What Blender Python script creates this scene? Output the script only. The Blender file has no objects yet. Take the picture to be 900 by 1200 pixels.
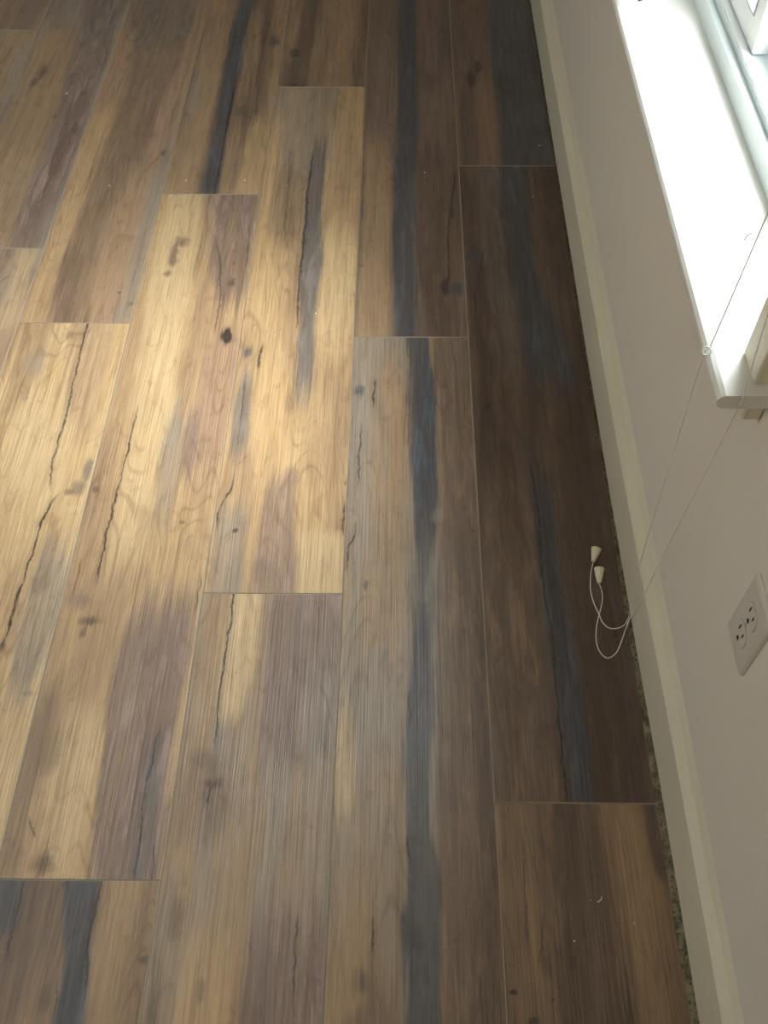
import bpy, bmesh, math, random
from mathutils import Vector, Matrix

# ------------------------------------------------------------------ camera
F_PX, PITCH, YAW, ROLL, CAM_H = 1110.0, 0.941479, -0.021380, 0.010562, 1.33168
scene = bpy.context.scene
col = scene.collection
fw = Vector((math.sin(YAW)*math.cos(PITCH), math.cos(YAW)*math.cos(PITCH), -math.sin(PITCH)))
rt0 = Vector((math.cos(YAW), -math.sin(YAW), 0))
dn0 = fw.cross(rt0)
RT = math.cos(ROLL)*rt0 + math.sin(ROLL)*dn0
DN = -math.sin(ROLL)*rt0 + math.cos(ROLL)*dn0
cam_data = bpy.data.cameras.new('camera')
cam_data.sensor_width = 36.0
cam_data.lens = F_PX/1200*36.0
cam_data.clip_start = 0.02
cam = bpy.data.objects.new('camera', cam_data)
col.objects.link(cam)
M = Matrix((RT, -DN, -fw)).transposed().to_4x4()
M.translation = Vector((0, 0, CAM_H))
cam.matrix_world = M
scene.camera = cam

# ------------------------------------------------------------------ world, exposure
SKY = 25.0
LAMP = 16.0
SUN, SUN_EL, SUN_AZ, SUN_ANGLE = 4.9, 54.0, 10.0, 21.0    # sun behind thin cloud: broad and soft
world = bpy.data.worlds.new('overcast_sky')
scene.world = world
world.use_nodes = True
wn = world.node_tree.nodes; wl = world.node_tree.links
wn.clear()
w_out = wn.new('ShaderNodeOutputWorld'); w_bg = wn.new('ShaderNodeBackground')
w_tc = wn.new('ShaderNodeTexCoord'); w_sep = wn.new('ShaderNodeSeparateXYZ')
w_ramp = wn.new('ShaderNodeValToRGB')
wl.new(w_tc.outputs['Generated'], w_sep.inputs[0])
wl.new(w_sep.outputs['Z'], w_ramp.inputs[0])
w_ramp.color_ramp.elements[0].position = 0.0
w_ramp.color_ramp.elements[0].color = (0.36, 0.40, 0.44, 1)     # overcast: a third as bright at the horizon
w_ramp.color_ramp.elements[1].position = 1.0
w_ramp.color_ramp.elements[1].color = (0.97, 1.0, 1.04, 1)
wl.new(w_ramp.outputs[0], w_bg.inputs['Color'])
w_bg.inputs['Strength'].default_value = SKY
wl.new(w_bg.outputs[0], w_out.inputs[0])
sun_d = bpy.data.lights.new('hazy_sun', 'SUN'); sun_d.energy = SUN; sun_d.angle = math.radians(SUN_ANGLE); sun_d.color = (1.0, .95, .87)
sun = bpy.data.objects.new('hazy_sun', sun_d); col.objects.link(sun); sun.location = (4, 1, 6)
_e, _a = math.radians(SUN_EL), math.radians(SUN_AZ)
sun.rotation_euler = Vector((-math.cos(_e)*math.cos(_a), math.cos(_e)*math.sin(_a), -math.sin(_e))).to_track_quat('-Z', 'Y').to_euler()
scene.view_settings.view_transform = 'Standard'
scene.view_settings.look = 'None'
scene.view_settings.gamma = 1.0
scene.view_settings.use_curve_mapping = False
scene.view_settings.exposure = 0.0
scene.cycles.max_bounces = 10
scene.cycles.diffuse_bounces = 6
scene.cycles.transparent_max_bounces = 12
scene.cycles.sample_clamp_indirect = 8.0
scene.cycles.caustics_reflective = False
scene.cycles.caustics_refractive = False

# ------------------------------------------------------------------ main measures (metres)
WALL_X = 0.398          # room face of the window wall
OUT_X = 0.540           # its outer face
ROOM_X0, ROOM_Y0, ROOM_Y1, CEIL = -3.35, -1.70, 4.30, 2.44
WIN_Y0, WIN_Y1, WIN_Z0, WIN_Z1 = 0.745, 1.535, 0.605, 2.05
FRAME_X = 0.458
W, L = 0.229, 1.524     # a plank
EDGE_X = 0.3715         # edge of the last plank beside the wall

# daylight comes in through the openings: portals only guide the sampling and give off nothing
def portal(name, loc, rot, sx, sy):
    d = bpy.data.lights.new(name, 'AREA'); d.shape = 'RECTANGLE'; d.size = sx; d.size_y = sy
    d.cycles.is_portal = True
    o = bpy.data.objects.new(name, d); col.objects.link(o); o.location = loc; o.rotation_euler = rot
portal('window_portal', (OUT_X+.02, (WIN_Y0+WIN_Y1)/2, (WIN_Z0+WIN_Z1)/2), (0, math.pi/2, 0), WIN_Z1-WIN_Z0, WIN_Y1-WIN_Y0)
W2 = (0.6, 1.5, 1.10, 1.85)   # unseen second window, added in the opposite wall for fill light: y0, y1, z0, z1
portal('window_portal', (ROOM_X0-.16, (W2[0]+W2[1])/2, (W2[2]+W2[3])/2), (0, -math.pi/2, 0), W2[3]-W2[2], W2[1]-W2[0])

# ------------------------------------------------------------------ helpers
def ray(x, y):
    return fw + (x-450)/F_PX*RT + (y-600)/F_PX*DN
def on_z(x, y, z=0.0):
    v = ray(x, y); return v*((CAM_H-z)/-v.z) + Vector((0, 0, CAM_H))
def on_x(x, y, X):
    v = ray(x, y); return v*(X/v.x) + Vector((0, 0, CAM_H))
def on_y(x, y, Y):
    v = ray(x, y); return v*(Y/v.y) + Vector((0, 0, CAM_H))

def add_box(bm, x0, x1, y0, y1, z0, z1):
    vs = [bm.verts.new((x, y, z)) for z in (z0, z1) for y in (y0, y1) for x in (x0, x1)]
    for f in ((0, 2, 3, 1), (4, 5, 7, 6), (0, 1, 5, 4), (2, 6, 7, 3), (0, 4, 6, 2), (1, 3, 7, 5)):
        bm.faces.new([vs[i] for i in f])
    return vs
def boxes(*bs):
    bm = bmesh.new()
    for b in bs: add_box(bm, *b)
    return bm
def bevelled(bm, w, seg=2):
    bmesh.ops.bevel(bm, geom=list(bm.edges), offset=w, segments=seg, affect='EDGES', profile=0.6)
    return bm
def extrude_profile(bm, prof, path):
    """prof: closed list of (a, b); path: list of functions (a, b) -> point"""
    rings = [[bm.verts.new(f(a, b)) for a, b in prof] for f in path]
    n = len(prof)
    for r0, r1 in zip(rings, rings[1:]):
        for i in range(n):
            bm.faces.new((r0[i], r0[(i+1) % n], r1[(i+1) % n], r1[i]))
    bm.faces.new(rings[0]); bm.faces.new(rings[-1])
    bmesh.ops.recalc_face_normals(bm, faces=bm.faces)
def tube_bm(pts, r, seg=8, caps=True, bm=None):
    bm = bm or bmesh.new()
    pts = [Vector(p) for p in pts]
    rr = r if isinstance(r, (list, tuple)) else [r]*len(pts)
    prev = None; rings = []
    for i, p in enumerate(pts):
        t = (pts[min(i+1, len(pts)-1)] - pts[max(i-1, 0)]).normalized()
        if prev is None:
            a = Vector((0, 0, 1)) if abs(t.z) < .9 else Vector((1, 0, 0))
            n = t.cross(a).normalized()
        else:
            n = (prev - t*prev.dot(t)).normalized()
        prev = n; b = t.cross(n)
        rings.append([bm.verts.new(p + rr[i]*(math.cos(2*math.pi*k/seg)*n + math.sin(2*math.pi*k/seg)*b)) for k in range(seg)])
    for r0, r1 in zip(rings, rings[1:]):
        for k in range(seg):
            bm.faces.new((r0[k], r0[(k+1) % seg], r1[(k+1) % seg], r1[k]))
    if caps:
        bm.faces.new(rings[0]); bm.faces.new(rings[-1])
    bmesh.ops.recalc_face_normals(bm, faces=bm.faces)
    return bm
def smooth_path(pts, n=6):
    pts = [Vector(p) for p in pts]; out = []
    for i in range(len(pts)-1):
        p0, p1, p2, p3 = pts[max(i-1, 0)], pts[i], pts[i+1], pts[min(i+2, len(pts)-1)]
        for k in range(n):
            t = k/n
            out.append(.5*((2*p1) + (p2-p0)*t + (2*p0-5*p1+4*p2-p3)*t*t + (3*p1-p0-3*p2+p3)*t**3))
    out.append(pts[-1]); return out
AT = {}
def obj(name, bm, mat, parent=None, loc=None, smooth=False):
    me = bpy.data.meshes.new(name)
    if loc is not None: bmesh.ops.translate(bm, verts=bm.verts, vec=-Vector(loc))
    bm.to_mesh(me); bm.free()
    if smooth:
        for p in me.polygons: p.use_smooth = True
    o = bpy.data.objects.new(name, me); col.objects.link(o)
    for m in (mat if isinstance(mat, (list, tuple)) else [mat]): me.materials.append(m)
    if loc is not None: o.location = loc
    if parent is not None:
        o.parent = parent
        o.location = Vector(loc or (0, 0, 0)) - AT[parent.name]
    AT[o.name] = Vector(loc or (0, 0, 0))
    return o
def empty(name, loc):
    o = bpy.data.objects.new(name, None); col.objects.link(o); o.location = loc; AT[o.name] = Vector(loc)
    o.empty_display_size = .05
    return o
def tag(o, label, cat, group=None):
    o['label'] = label; o['category'] = cat
    if group: o['group'] = group
    return o
def struct(o, label=None, cat=None):
    o['kind'] = 'structure'
    if label: o['label'] = label
    if cat: o['category'] = cat
    return o

# ------------------------------------------------------------------ node helpers
class NT:
    def __init__(s, name):
        s.mat = bpy.data.materials.new(name); s.mat.use_nodes = True
        s.t = s.mat.node_tree; s.t.nodes.clear()
        s.out = s.t.nodes.new('ShaderNodeOutputMaterial')
    def new(s, k, **kw):
        n = s.t.nodes.new(k)
        for a, b in kw.items(): setattr(n, a, b)
        return n
    def link(s, a, b): s.t.links.new(a, b)
    def put(s, sock, v):
        if isinstance(v, (int, float)): sock.default_value = v
        elif isinstance(v, (tuple, list)): sock.default_value = tuple(v) if len(v) == len(sock.default_value) else tuple(v)+(1.0,)
        else: s.link(v, sock)
    def math(s, op, a, b=0.0, c=None, clamp=False):
        n = s.new('ShaderNodeMath', operation=op); n.use_clamp = clamp
        s.put(n.inputs[0], a); s.put(n.inputs[1], b)
        if c is not None: s.put(n.inputs[2], c)
        return n.outputs[0]
    def smooth(s, v, a, b, lo=0.0, hi=1.0):
        n = s.new('ShaderNodeMapRange', interpolation_type='SMOOTHSTEP'); n.clamp = True
        s.put(n.inputs[0], v); s.put(n.inputs[1], a); s.put(n.inputs[2], b); s.put(n.inputs[3], lo); s.put(n.inputs[4], hi)
        return n.outputs[0]
    def mix(s, f, a, b, mode='MIX'):
        n = s.new('ShaderNodeMix', data_type='RGBA', blend_type=mode)
        s.put(n.inputs[0], f); s.put(n.inputs[6], a); s.put(n.inputs[7], b)
        return n.outputs[2]
    def comb(s, x, y, z=0.0):
        n = s.new('ShaderNodeCombineXYZ')
        s.put(n.inputs[0], x); s.put(n.inputs[1], y); s.put(n.inputs[2], z)
        return n.outputs[0]
    def noise(s, vec, scale=1.0, detail=2.0, rough=.5, dist=0.0):
        n = s.new('ShaderNodeTexNoise'); s.put(n.inputs['Vector'], vec)
        n.inputs['Scale'].default_value = scale; n.inputs['Detail'].default_value = detail
        n.inputs['Roughness'].default_value = rough; n.inputs['Distortion'].default_value = dist
        return n.outputs['Fac']
    def curve(s, v, pts):
        n = s.new('ShaderNodeFloatCurve'); m = n.mapping; m.use_clip = False; c = m.curves[0]
        pts = sorted(pts)
        while len(c.points) < len(pts): c.points.new(.5, .5)
        for p, (a, b) in zip(c.points, pts):
            p.location = (a, b); p.handle_type = 'AUTO_CLAMPED'
        m.extend = 'HORIZONTAL'; m.update()
        s.put(n.inputs['Value'], v)
        return n.outputs[0]
    def obj_xyz(s):
        tc = s.new('ShaderNodeTexCoord'); sp = s.new('ShaderNodeSeparateXYZ')
        s.link(tc.outputs['Object'], sp.inputs[0]); return sp.outputs, tc.outputs['Object']
    def bsdf(s, color, rough=.5, spec=.5, normal=None, **kw):
        b = s.new('ShaderNodeBsdfPrincipled')
        s.put(b.inputs['Base Color'], color); s.put(b.inputs['Roughness'], rough); b.inputs['Specular IOR Level'].default_value = spec
        if normal is not None: s.link(normal, b.inputs['Normal'])
        for k, v in kw.items(): s.put(b.inputs[k], v)
        s.link(b.outputs[0], s.out.inputs[0]); return b
    def bump(s, h, dist, strength=1.0):
        n = s.new('ShaderNodeBump'); n.inputs['Strength'].default_value = strength; n.inputs['Distance'].default_value = dist
        s.link(h, n.inputs['Height']); return n.outputs[0]

def simple(name, c, rough=.5, spec=.5, var=.04, nscale=6.0, bump=0.0, bscale=200.0, **kw):
    t = NT(name); (x, y, z), vec = t.obj_xyz()
    nz = t.noise(vec, nscale, 3)
    cc = t.mix(nz, tuple(v*(1-var) for v in c), tuple(min(1, v*(1+var)) for v in c))
    nrm = t.bump(t.noise(vec, bscale, 2), bump) if bump else None
    t.bsdf(cc, rough, spec, nrm, **kw)
    return t.mat

M_WALL = simple('beige_wall_paint', (.80, .755, .675), .75, .3, .03, 2.0, .0006, 260)
M_CEIL = simple('white_ceiling_paint', (.80, .78, .74), .85, .2, .02, 2.0)
M_TRIM = simple('cream_trim_paint', (.78, .73, .58), .38, .5, .03, 5.0, .0002, 90)
M_SILL = simple('white_sill_paint', (.78, .77, .73), .35, .5, .02, 5.0)
M_VINYL = simple('white_window_vinyl', (.64, .71, .715), .35, .5, .02, 5.0)
M_SASH = simple('white_sash_vinyl', (.90, .92, .92), .35, .5, .01, 5.0)
M_GASKET = simple('grey_gasket', (.42, .46, .47), .6, .4)
M_PLATE = simple('white_outlet_plastic', (.68, .65, .58), .32, .5, .02, 30)
M_DARK = simple('dark_slot', (.02, .018, .015), .7, .2)
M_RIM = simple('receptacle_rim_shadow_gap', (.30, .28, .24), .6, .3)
M_SCREW = simple('painted_screw', (.62, .6, .54), .35, .5)
M_CORD = simple('white_cord', (.90, .86, .80), .7, .3, .06, 300)
M_TASSEL = simple('cream_tassel_plastic', (.82, .76, .56), .4, .5, .04, 60)
M_CRUMB = simple('white_crumb', (.85, .82, .76), .8, .2)
M_SHRED = simple('dark_shred', (.012, .011, .010), .8, .2)
M_BLIND = simple('white_blind_vinyl', (.80, .80, .77), .45, .5)
M_GROUND = simple('pale_concrete_ground', (.46, .45, .42), .9, .2, .1, 1.0)
M_EXT = simple('exterior_siding_paint', (.55, .55, .52), .8, .2)
M_DIRT = simple('grey_olive_grit', (.22, .20, .14), .95, .1, .6, 220)
def slab_material():
    t = NT('concrete_slab'); (x, y, z), vec = t.obj_xyz()
    n = t.noise(vec, 60, 4, .65)
    c = t.mix(t.smooth(n, .3, .7), (.20, .185, .13), (.58, .55, .42))
    t.bsdf(c, .9, .2, t.bump(n, .002)); return t.mat
M_SLAB = slab_material()
def glass_material(name, tint):
    t = NT(name)
    tr = t.new('ShaderNodeBsdfTransparent'); tr.inputs[0].default_value = tint
    gl = t.new('ShaderNodeBsdfGlossy'); gl.inputs['Roughness'].default_value = .02
    fr = t.new('ShaderNodeFresnel'); fr.inputs[0].default_value = 1.45
    mx = t.new('ShaderNodeMixShader')
    ge = t.new('ShaderNodeNewGeometry')      # one reflection per pane: the inner side of the slab only lets light out
    t.link(t.math('MULTIPLY', fr.outputs[0], t.math('SUBTRACT', 1.0, ge.outputs['Backfacing'])), mx.inputs[0]); t.link(tr.outputs[0], mx.inputs[1]); t.link(gl.outputs[0], mx.inputs[2])
    t.link(mx.outputs[0], t.out.inputs[0]); return t.mat
M_GLASS = glass_material('window_glass', (.93, .95, .94, 1))

# ------------------------------------------------------------------ floor prints
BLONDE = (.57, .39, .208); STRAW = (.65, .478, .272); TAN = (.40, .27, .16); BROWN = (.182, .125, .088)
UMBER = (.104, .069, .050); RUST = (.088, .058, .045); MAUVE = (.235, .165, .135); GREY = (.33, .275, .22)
SLATE = (.070, .077, .092); SLATE2 = (.165, .145, .132); INK = (.035, .026, .022); PINK = (.40, .265, .175)

BEVEL_MAT = simple('plank_bevel', (.40, .335, .255), .5, .4, .06, 20)

def plank_material(name, x0, y0, base, feats, seed):
    """base: two tones; feats: print of the vinyl plank, given in photo pixels that lie on the floor plane"""
    t = NT(name); (x, y, z), vec = t.obj_xyz()
    u = t.math('DIVIDE', x, W); v = t.math('DIVIDE', y, L)
    sx = seed*7.31; sy = seed*3.77
    def nz(kx, ky, detail=2.0, rough=.5, off=0.0, dist=0.0):
        return t.noise(t.comb(t.math('MULTIPLY_ADD', x, kx, sx+off), t.math('MULTIPLY_ADD', y, ky, sy+off), off), 1.0, detail, rough, dist)
    wob = t.math('SUBTRACT', nz(22, 4.5, 4, .6, 2.0), .5)        # wander of streak edges
    patchy = nz(40, 7, 4, .65, 91.0, .5)
    streak = nz(85, 2.6, 4, .68, 61.0, .25)                      # fibres along the plank
    jag = t.math('SUBTRACT', nz(30, 34, 3, .65, 5.0), .5)         # jagged cracks
    uw = t.math('MULTIPLY_ADD', wob, .11, u)
    uc = t.math('ADD', t.math('MULTIPLY_ADD', jag, .055, u), t.math('MULTIPLY', wob, .02))
    broad = nz(16, 1.7, 3, .55, 9.0, .4)
    c = t.mix(t.smooth(broad, .33, .67), base[0], base[1])
    def uv(px, py):
        p = on_z(px, py); return (p.x-x0)/W, (p.y-y0)/L
    def vfade(v0, v1, fd):
        r = None
        if v0 > .012: r = t.smooth(v, v0, v0+fd)
        if v1 < .988:
            q = t.smooth(v, v1, v1-fd); r = q if r is None else t.math('MULTIPLY', r, q)
        return r
    cracks = None
    late = []
    for ft in feats:
        k = ft[0]
        if k == 'band':                # ('band', colour, amount, softness, [(y, xl, xr)...])
            _, cc, am, soft, rows = ft
            (ya_, la_, ra_), (yb_, lb_, rb_) = rows[0], rows[1]
            if ya_ < 0:                # runs on beyond the picture
                g_ = (-220-ya_)/(yb_-ya_); rows = [(-220, la_+(lb_-la_)*g_, ra_+(rb_-ra_)*g_)] + list(rows)
            (ya_, la_, ra_), (yb_, lb_, rb_) = rows[-1], rows[-2]
            if ya_ >= 1195:
                g_ = (1700-ya_)/(yb_-ya_); rows = list(rows) + [(1700, la_+(lb_-la_)*g_, ra_+(rb_-ra_)*g_)]
            lp = [uv(a, yy) for yy, a, b in rows]; rp = [uv(b, yy) for yy, a, b in rows]
            vl = t.curve(v, [(q[1], q[0]) for q in lp]); vr = t.curve(v, [(q[1], q[0]) for q in rp])
            m = t.math('MULTIPLY', t.smooth(t.math('SUBTRACT', uw, vl), -soft, soft), t.smooth(t.math('SUBTRACT', vr, uw), -soft, soft))
            vs = [q[1] for q in lp]; f = vfade(min(vs), max(vs), min(.20, (max(vs)-min(vs))*.46))
            if f is not None: m = t.math('MULTIPLY', m, f)
            edge = t.math('MULTIPLY_ADD', t.math('MULTIPLY', m, t.math('SUBTRACT', 1.0, m)), 4.2, .12)
            m = t.smooth(t.math('MULTIPLY_ADD', t.math('SUBTRACT', streak, .5), t.math('MULTIPLY', edge, 1.1), m), .18, .82)
            m = t.math('MULTIPLY', m, t.math('MULTIPLY_ADD', broad, .5, am*.92-.25), clamp=True)
            m = t.math('MULTIPLY', m, t.math('MULTIPLY_ADD', patchy, .85, .66), clamp=True)
            c = t.mix(m, c, t.mix(t.smooth(patchy, .45, .68, 0.0, .75), cc, tuple(min(.6, q*1.75+.02) for q in cc)) if sum(cc) < .6 else cc)
        elif k == 'knot':              # ('knot', colour, amount, x, y, rx, ry)
            _, cc, am, px, py, rx, ry = ft
            a = uv(px, py); ru = abs(uv(px+rx, py)[0]-a[0]); rv = abs(uv(px, py+ry)[1]-a[1])
            d = t.math('SQRT', t.math('ADD', t.math('POWER', t.math('DIVIDE', t.math('SUBTRACT', uc, a[0]), ru), 2.0),
                                      t.math('POWER', t.math('ABSOLUTE', t.math('DIVIDE', t.math('SUBTRACT', v, a[1]), rv)), 2.0)))
            d = t.math('ADD', t.math('MULTIPLY_ADD', jag, 1.3, d), t.math('MULTIPLY', t.math('SUBTRACT', streak, .5), 2.2))
            late.append((t.smooth(d, 1.2, .5, 0.0, am) if cc is INK else t.smooth(d, 1.25, .25, 0.0, am*.92), cc))
        elif k == 'crack':             # ('crack', colour, amount, width in px, [(x, y)...])
            _, cc, am, wd, pts = ft
            q = [uv(a, b) for a, b in pts]
            wu = abs(uv(pts[0][0]+wd, pts[0][1])[0]-q[0][0])
            cu = t.curve(v, [(b, a) for a, b in q])
            d = t.math('ABSOLUTE', t.math('SUBTRACT', uc, cu))
            ww = t.math('MULTIPLY', t.smooth(nz(3, 26, 3, .65, 17.0), .3, .7, .45, 1.25), wu)
            m = t.smooth(t.math('DIVIDE', d, ww), .85, .1, 0.0, am)
            vs = [b for a, b in q]; f = vfade(min(vs), max(vs), min(.03, (max(vs)-min(vs))*.3))
            if f is not None: m = t.math('MULTIPLY', m, f)
            m = t.math('MULTIPLY', m, t.smooth(nz(6, 55, 2, .6, 13.0), .25, .5, .45, 1.0))
            late.append((m, cc))
            # a soft darker margin around the crack
            m2 = t.smooth(d, wu*4.0, 0.0, 0.0, am*.22)
            if f is not None: m2 = t.math('MULTIPLY', m2, f)
            c = t.mix(m2, c, tuple(k_*.6 for k_ in MAUVE))
    # figure of the wood: mid streaks, blotches, then fine pores along the plank
    mid = nz(60, 3.0, 4, .62, 21.0, .3)
    DK = (.55, .48, .44)
    c = t.mix(t.smooth(streak, .45, .75, 0.0, .62), c, t.mix(1.0, c, DK, 'MULTIPLY'))
    c = t.mix(t.smooth(streak, .46, .25, 0.0, .45), c, t.mix(1.0, c, (1.28, 1.24, 1.18), 'MULTIPLY'))
    blot = nz(34, 16, 5, .68, 31.0, .9)
    c = t.mix(t.smooth(blot, .52, .72, 0.0, .50), c, t.mix(1.0, c, (.58, .52, .50), 'MULTIPLY'))
    c = t.mix(t.smooth(blot, .47, .28, 0.0, .35), c, t.mix(1.0, c, (1.25, 1.22, 1.18), 'MULTIPLY'))
    # growth rings: contour lines of a slow stretched noise, only in some places
    ring = t.math('ABSOLUTE', t.math('SUBTRACT', t.math('FRACT', t.math('MULTIPLY', nz(9, 1.5, 1.5, .5, 71.0, .3), 26.0)), .5))
    rmask = t.math('MULTIPLY', t.smooth(ring, .17, .03), t.smooth(nz(9, 2.6, 1, .5, 81.0), .5, .64, 0.0, .42))
    c = t.mix(rmask, c, t.mix(1.0, c, (.56, .50, .48), 'MULTIPLY'))
    for m, cc in sorted(late, key=lambda q: -sum(q[1])): c = t.mix(m, c, cc)
    fine = nz(420, 9, 3, .65, 41.0)
    c = t.mix(t.smooth(fine, .42, .70, 0.0, .52), c, t.mix(1.0, c, (.50, .45, .42), 'MULTIPLY'))
    ridge = nz(330, 3.0, 2, .5, 51.0)
    hgt = t.math('ADD', t.math('MULTIPLY', ridge, .6), t.math('MULTIPLY', fine, .4))
    rough = t.math('MULTIPLY_ADD', mid, .14, .36)
    t.bsdf(c, rough, .62, t.bump(hgt, .0022, .85))
    return t.mat

# print of each plank in view: key (column, row) ; rows count up along +Y
PRINTS = {}
PRINTS['A1'] = ((GREY, MAUVE), [
    ('band', TAN, .85, .12, [(0, 62, 96), (110, 18, 72), (183, -15, 48), (257, -40, 20), (291, -50, 10)]),
    ('band', MAUVE, .95, .10, [(-20, 103, 155), (0, 99, 145), (110, 79, 108), (183, 55, 86), (257, 22, 50), (291, 16, 40)]),
    ('band', SLATE2, .6, .10, [(-20, 118, 155), (40, 100, 130), (90, 92, 112)]),
    ('knot', UMBER, .75, 50, 84, 7, 9), ('knot', UMBER, .7, 40, 96, 5, 7), ('knot', UMBER, .75, 86, 152, 7, 7),
    ('knot', UMBER, .6, 97, 109, 4, 4), ('knot', UMBER, .6, 65, 137, 4, 5),
    ('crack', UMBER, .6, 2.0, [(62, 72), (50, 86), (36, 102), (26, 120)]),
    ('crack', UMBER, .5, 1.6, [(84, 160), (70, 190), (50, 228), (34, 262)])])
PRINTS['A0'] = ((PINK, GREY), [
    ('crack', UMBER, .6, 2.0, [(14, 320), (6, 326), (-4, 333)]),
    ('band', STRAW, .5, .12, [(291, 20, 48), (360, 0, 26), (430, -30, 4)])])
PRINTS['Z1'] = ((GREY, TAN), [('crack', UMBER, .6, 1.6, [(16, 52), (8, 66), (-4, 80)])])
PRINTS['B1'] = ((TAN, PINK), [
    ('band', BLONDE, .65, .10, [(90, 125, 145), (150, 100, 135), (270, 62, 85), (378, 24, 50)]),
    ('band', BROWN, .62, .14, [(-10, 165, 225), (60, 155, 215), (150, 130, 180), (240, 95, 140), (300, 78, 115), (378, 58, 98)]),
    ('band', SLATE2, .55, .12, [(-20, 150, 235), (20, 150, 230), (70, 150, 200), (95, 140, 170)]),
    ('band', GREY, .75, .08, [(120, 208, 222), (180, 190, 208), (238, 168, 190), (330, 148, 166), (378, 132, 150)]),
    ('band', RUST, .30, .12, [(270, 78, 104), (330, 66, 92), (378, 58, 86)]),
    ('knot', UMBER, .85, 192, 179, 5, 5), ('knot', BROWN, .7, 170, 145, 10, 6), ('knot', BROWN, .6, 168, 158, 16, 5),
    ('crack', UMBER, .55, 2.0, [(190, 181), (176, 194), (165, 207), (157, 222)]),
    ('crack', UMBER, .45, 1.5, [(212, 110), (203, 132), (196, 152)]),
    ('knot', INK, .6, 141, 343, 4, 2.5), ('knot', BROWN, .7, 152, 356, 5, 3), ('knot', BROWN, .5, 175, 88, 5, 6)])
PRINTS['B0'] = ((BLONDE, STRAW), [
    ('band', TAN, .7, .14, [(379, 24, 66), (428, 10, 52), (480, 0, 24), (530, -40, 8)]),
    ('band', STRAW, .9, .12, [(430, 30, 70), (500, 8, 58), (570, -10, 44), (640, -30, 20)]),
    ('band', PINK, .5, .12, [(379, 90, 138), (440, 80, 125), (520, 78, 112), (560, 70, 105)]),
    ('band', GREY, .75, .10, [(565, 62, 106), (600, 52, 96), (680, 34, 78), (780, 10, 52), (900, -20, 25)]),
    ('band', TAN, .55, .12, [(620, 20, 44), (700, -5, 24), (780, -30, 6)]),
    ('crack', INK, .85, 2.2, [(102, 380), (96, 406), (86, 446), (75, 494), (64, 530), (60, 571), (62, 580)]),
    ('crack', INK, .95, 2.8, [(80, 572), (64, 584), (48, 615), (37, 651), (22, 695), (9, 739), (-6, 780)]),
    ('crack', MAUVE, .9, 2.6, [(71, 612), (64, 640), (55, 673), (50, 700)]),
    ('knot', SLATE2, .85, 103, 550, 6, 14), ('knot', SLATE2, .7, 92, 572, 9, 9), ('knot', STRAW, .8, 88, 596, 13, 5),
    ('knot', UMBER, .6, 80, 576, 6, 4), ('knot', BROWN, .6, 84, 392, 8, 7), ('knot', SLATE2, .5, 31, 813, 7, 5), ('knot', GREY, .5, 30, 466, 5, 5),
    ('knot', GREY, .6, 40, 425, 14, 18)])
PRINTS['C2'] = ((BROWN, TAN), [
    ('band', TAN, .7, .12, [(-20, 252, 275), (70, 236, 262), (147, 215, 246), (227, 194, 232)]),
    ('band', SLATE, .9, .07, [(-20, 283, 305), (0, 279, 300), (73, 264, 282), (147, 251, 268), (227, 235, 256)]),
    ('band', BLONDE, .65, .12, [(110, 300, 322), (180, 286, 314), (227, 272, 304)]),
    ('band', GREY, .5, .08, [(60, 234, 246), (130, 214, 232), (170, 206, 220)]),
    ('crack', INK, .85, 2.6, [(251, 224), (257, 198), (264, 158), (271, 121), (277, 90)]),
    ('crack', INK, .5, 1.8, [(244, 224), (243, 206), (250, 180)]),
    ('knot', SLATE, .8, 322, 48, 8, 8), ('knot', UMBER, .6, 284, 130, 10, 8)])
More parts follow.
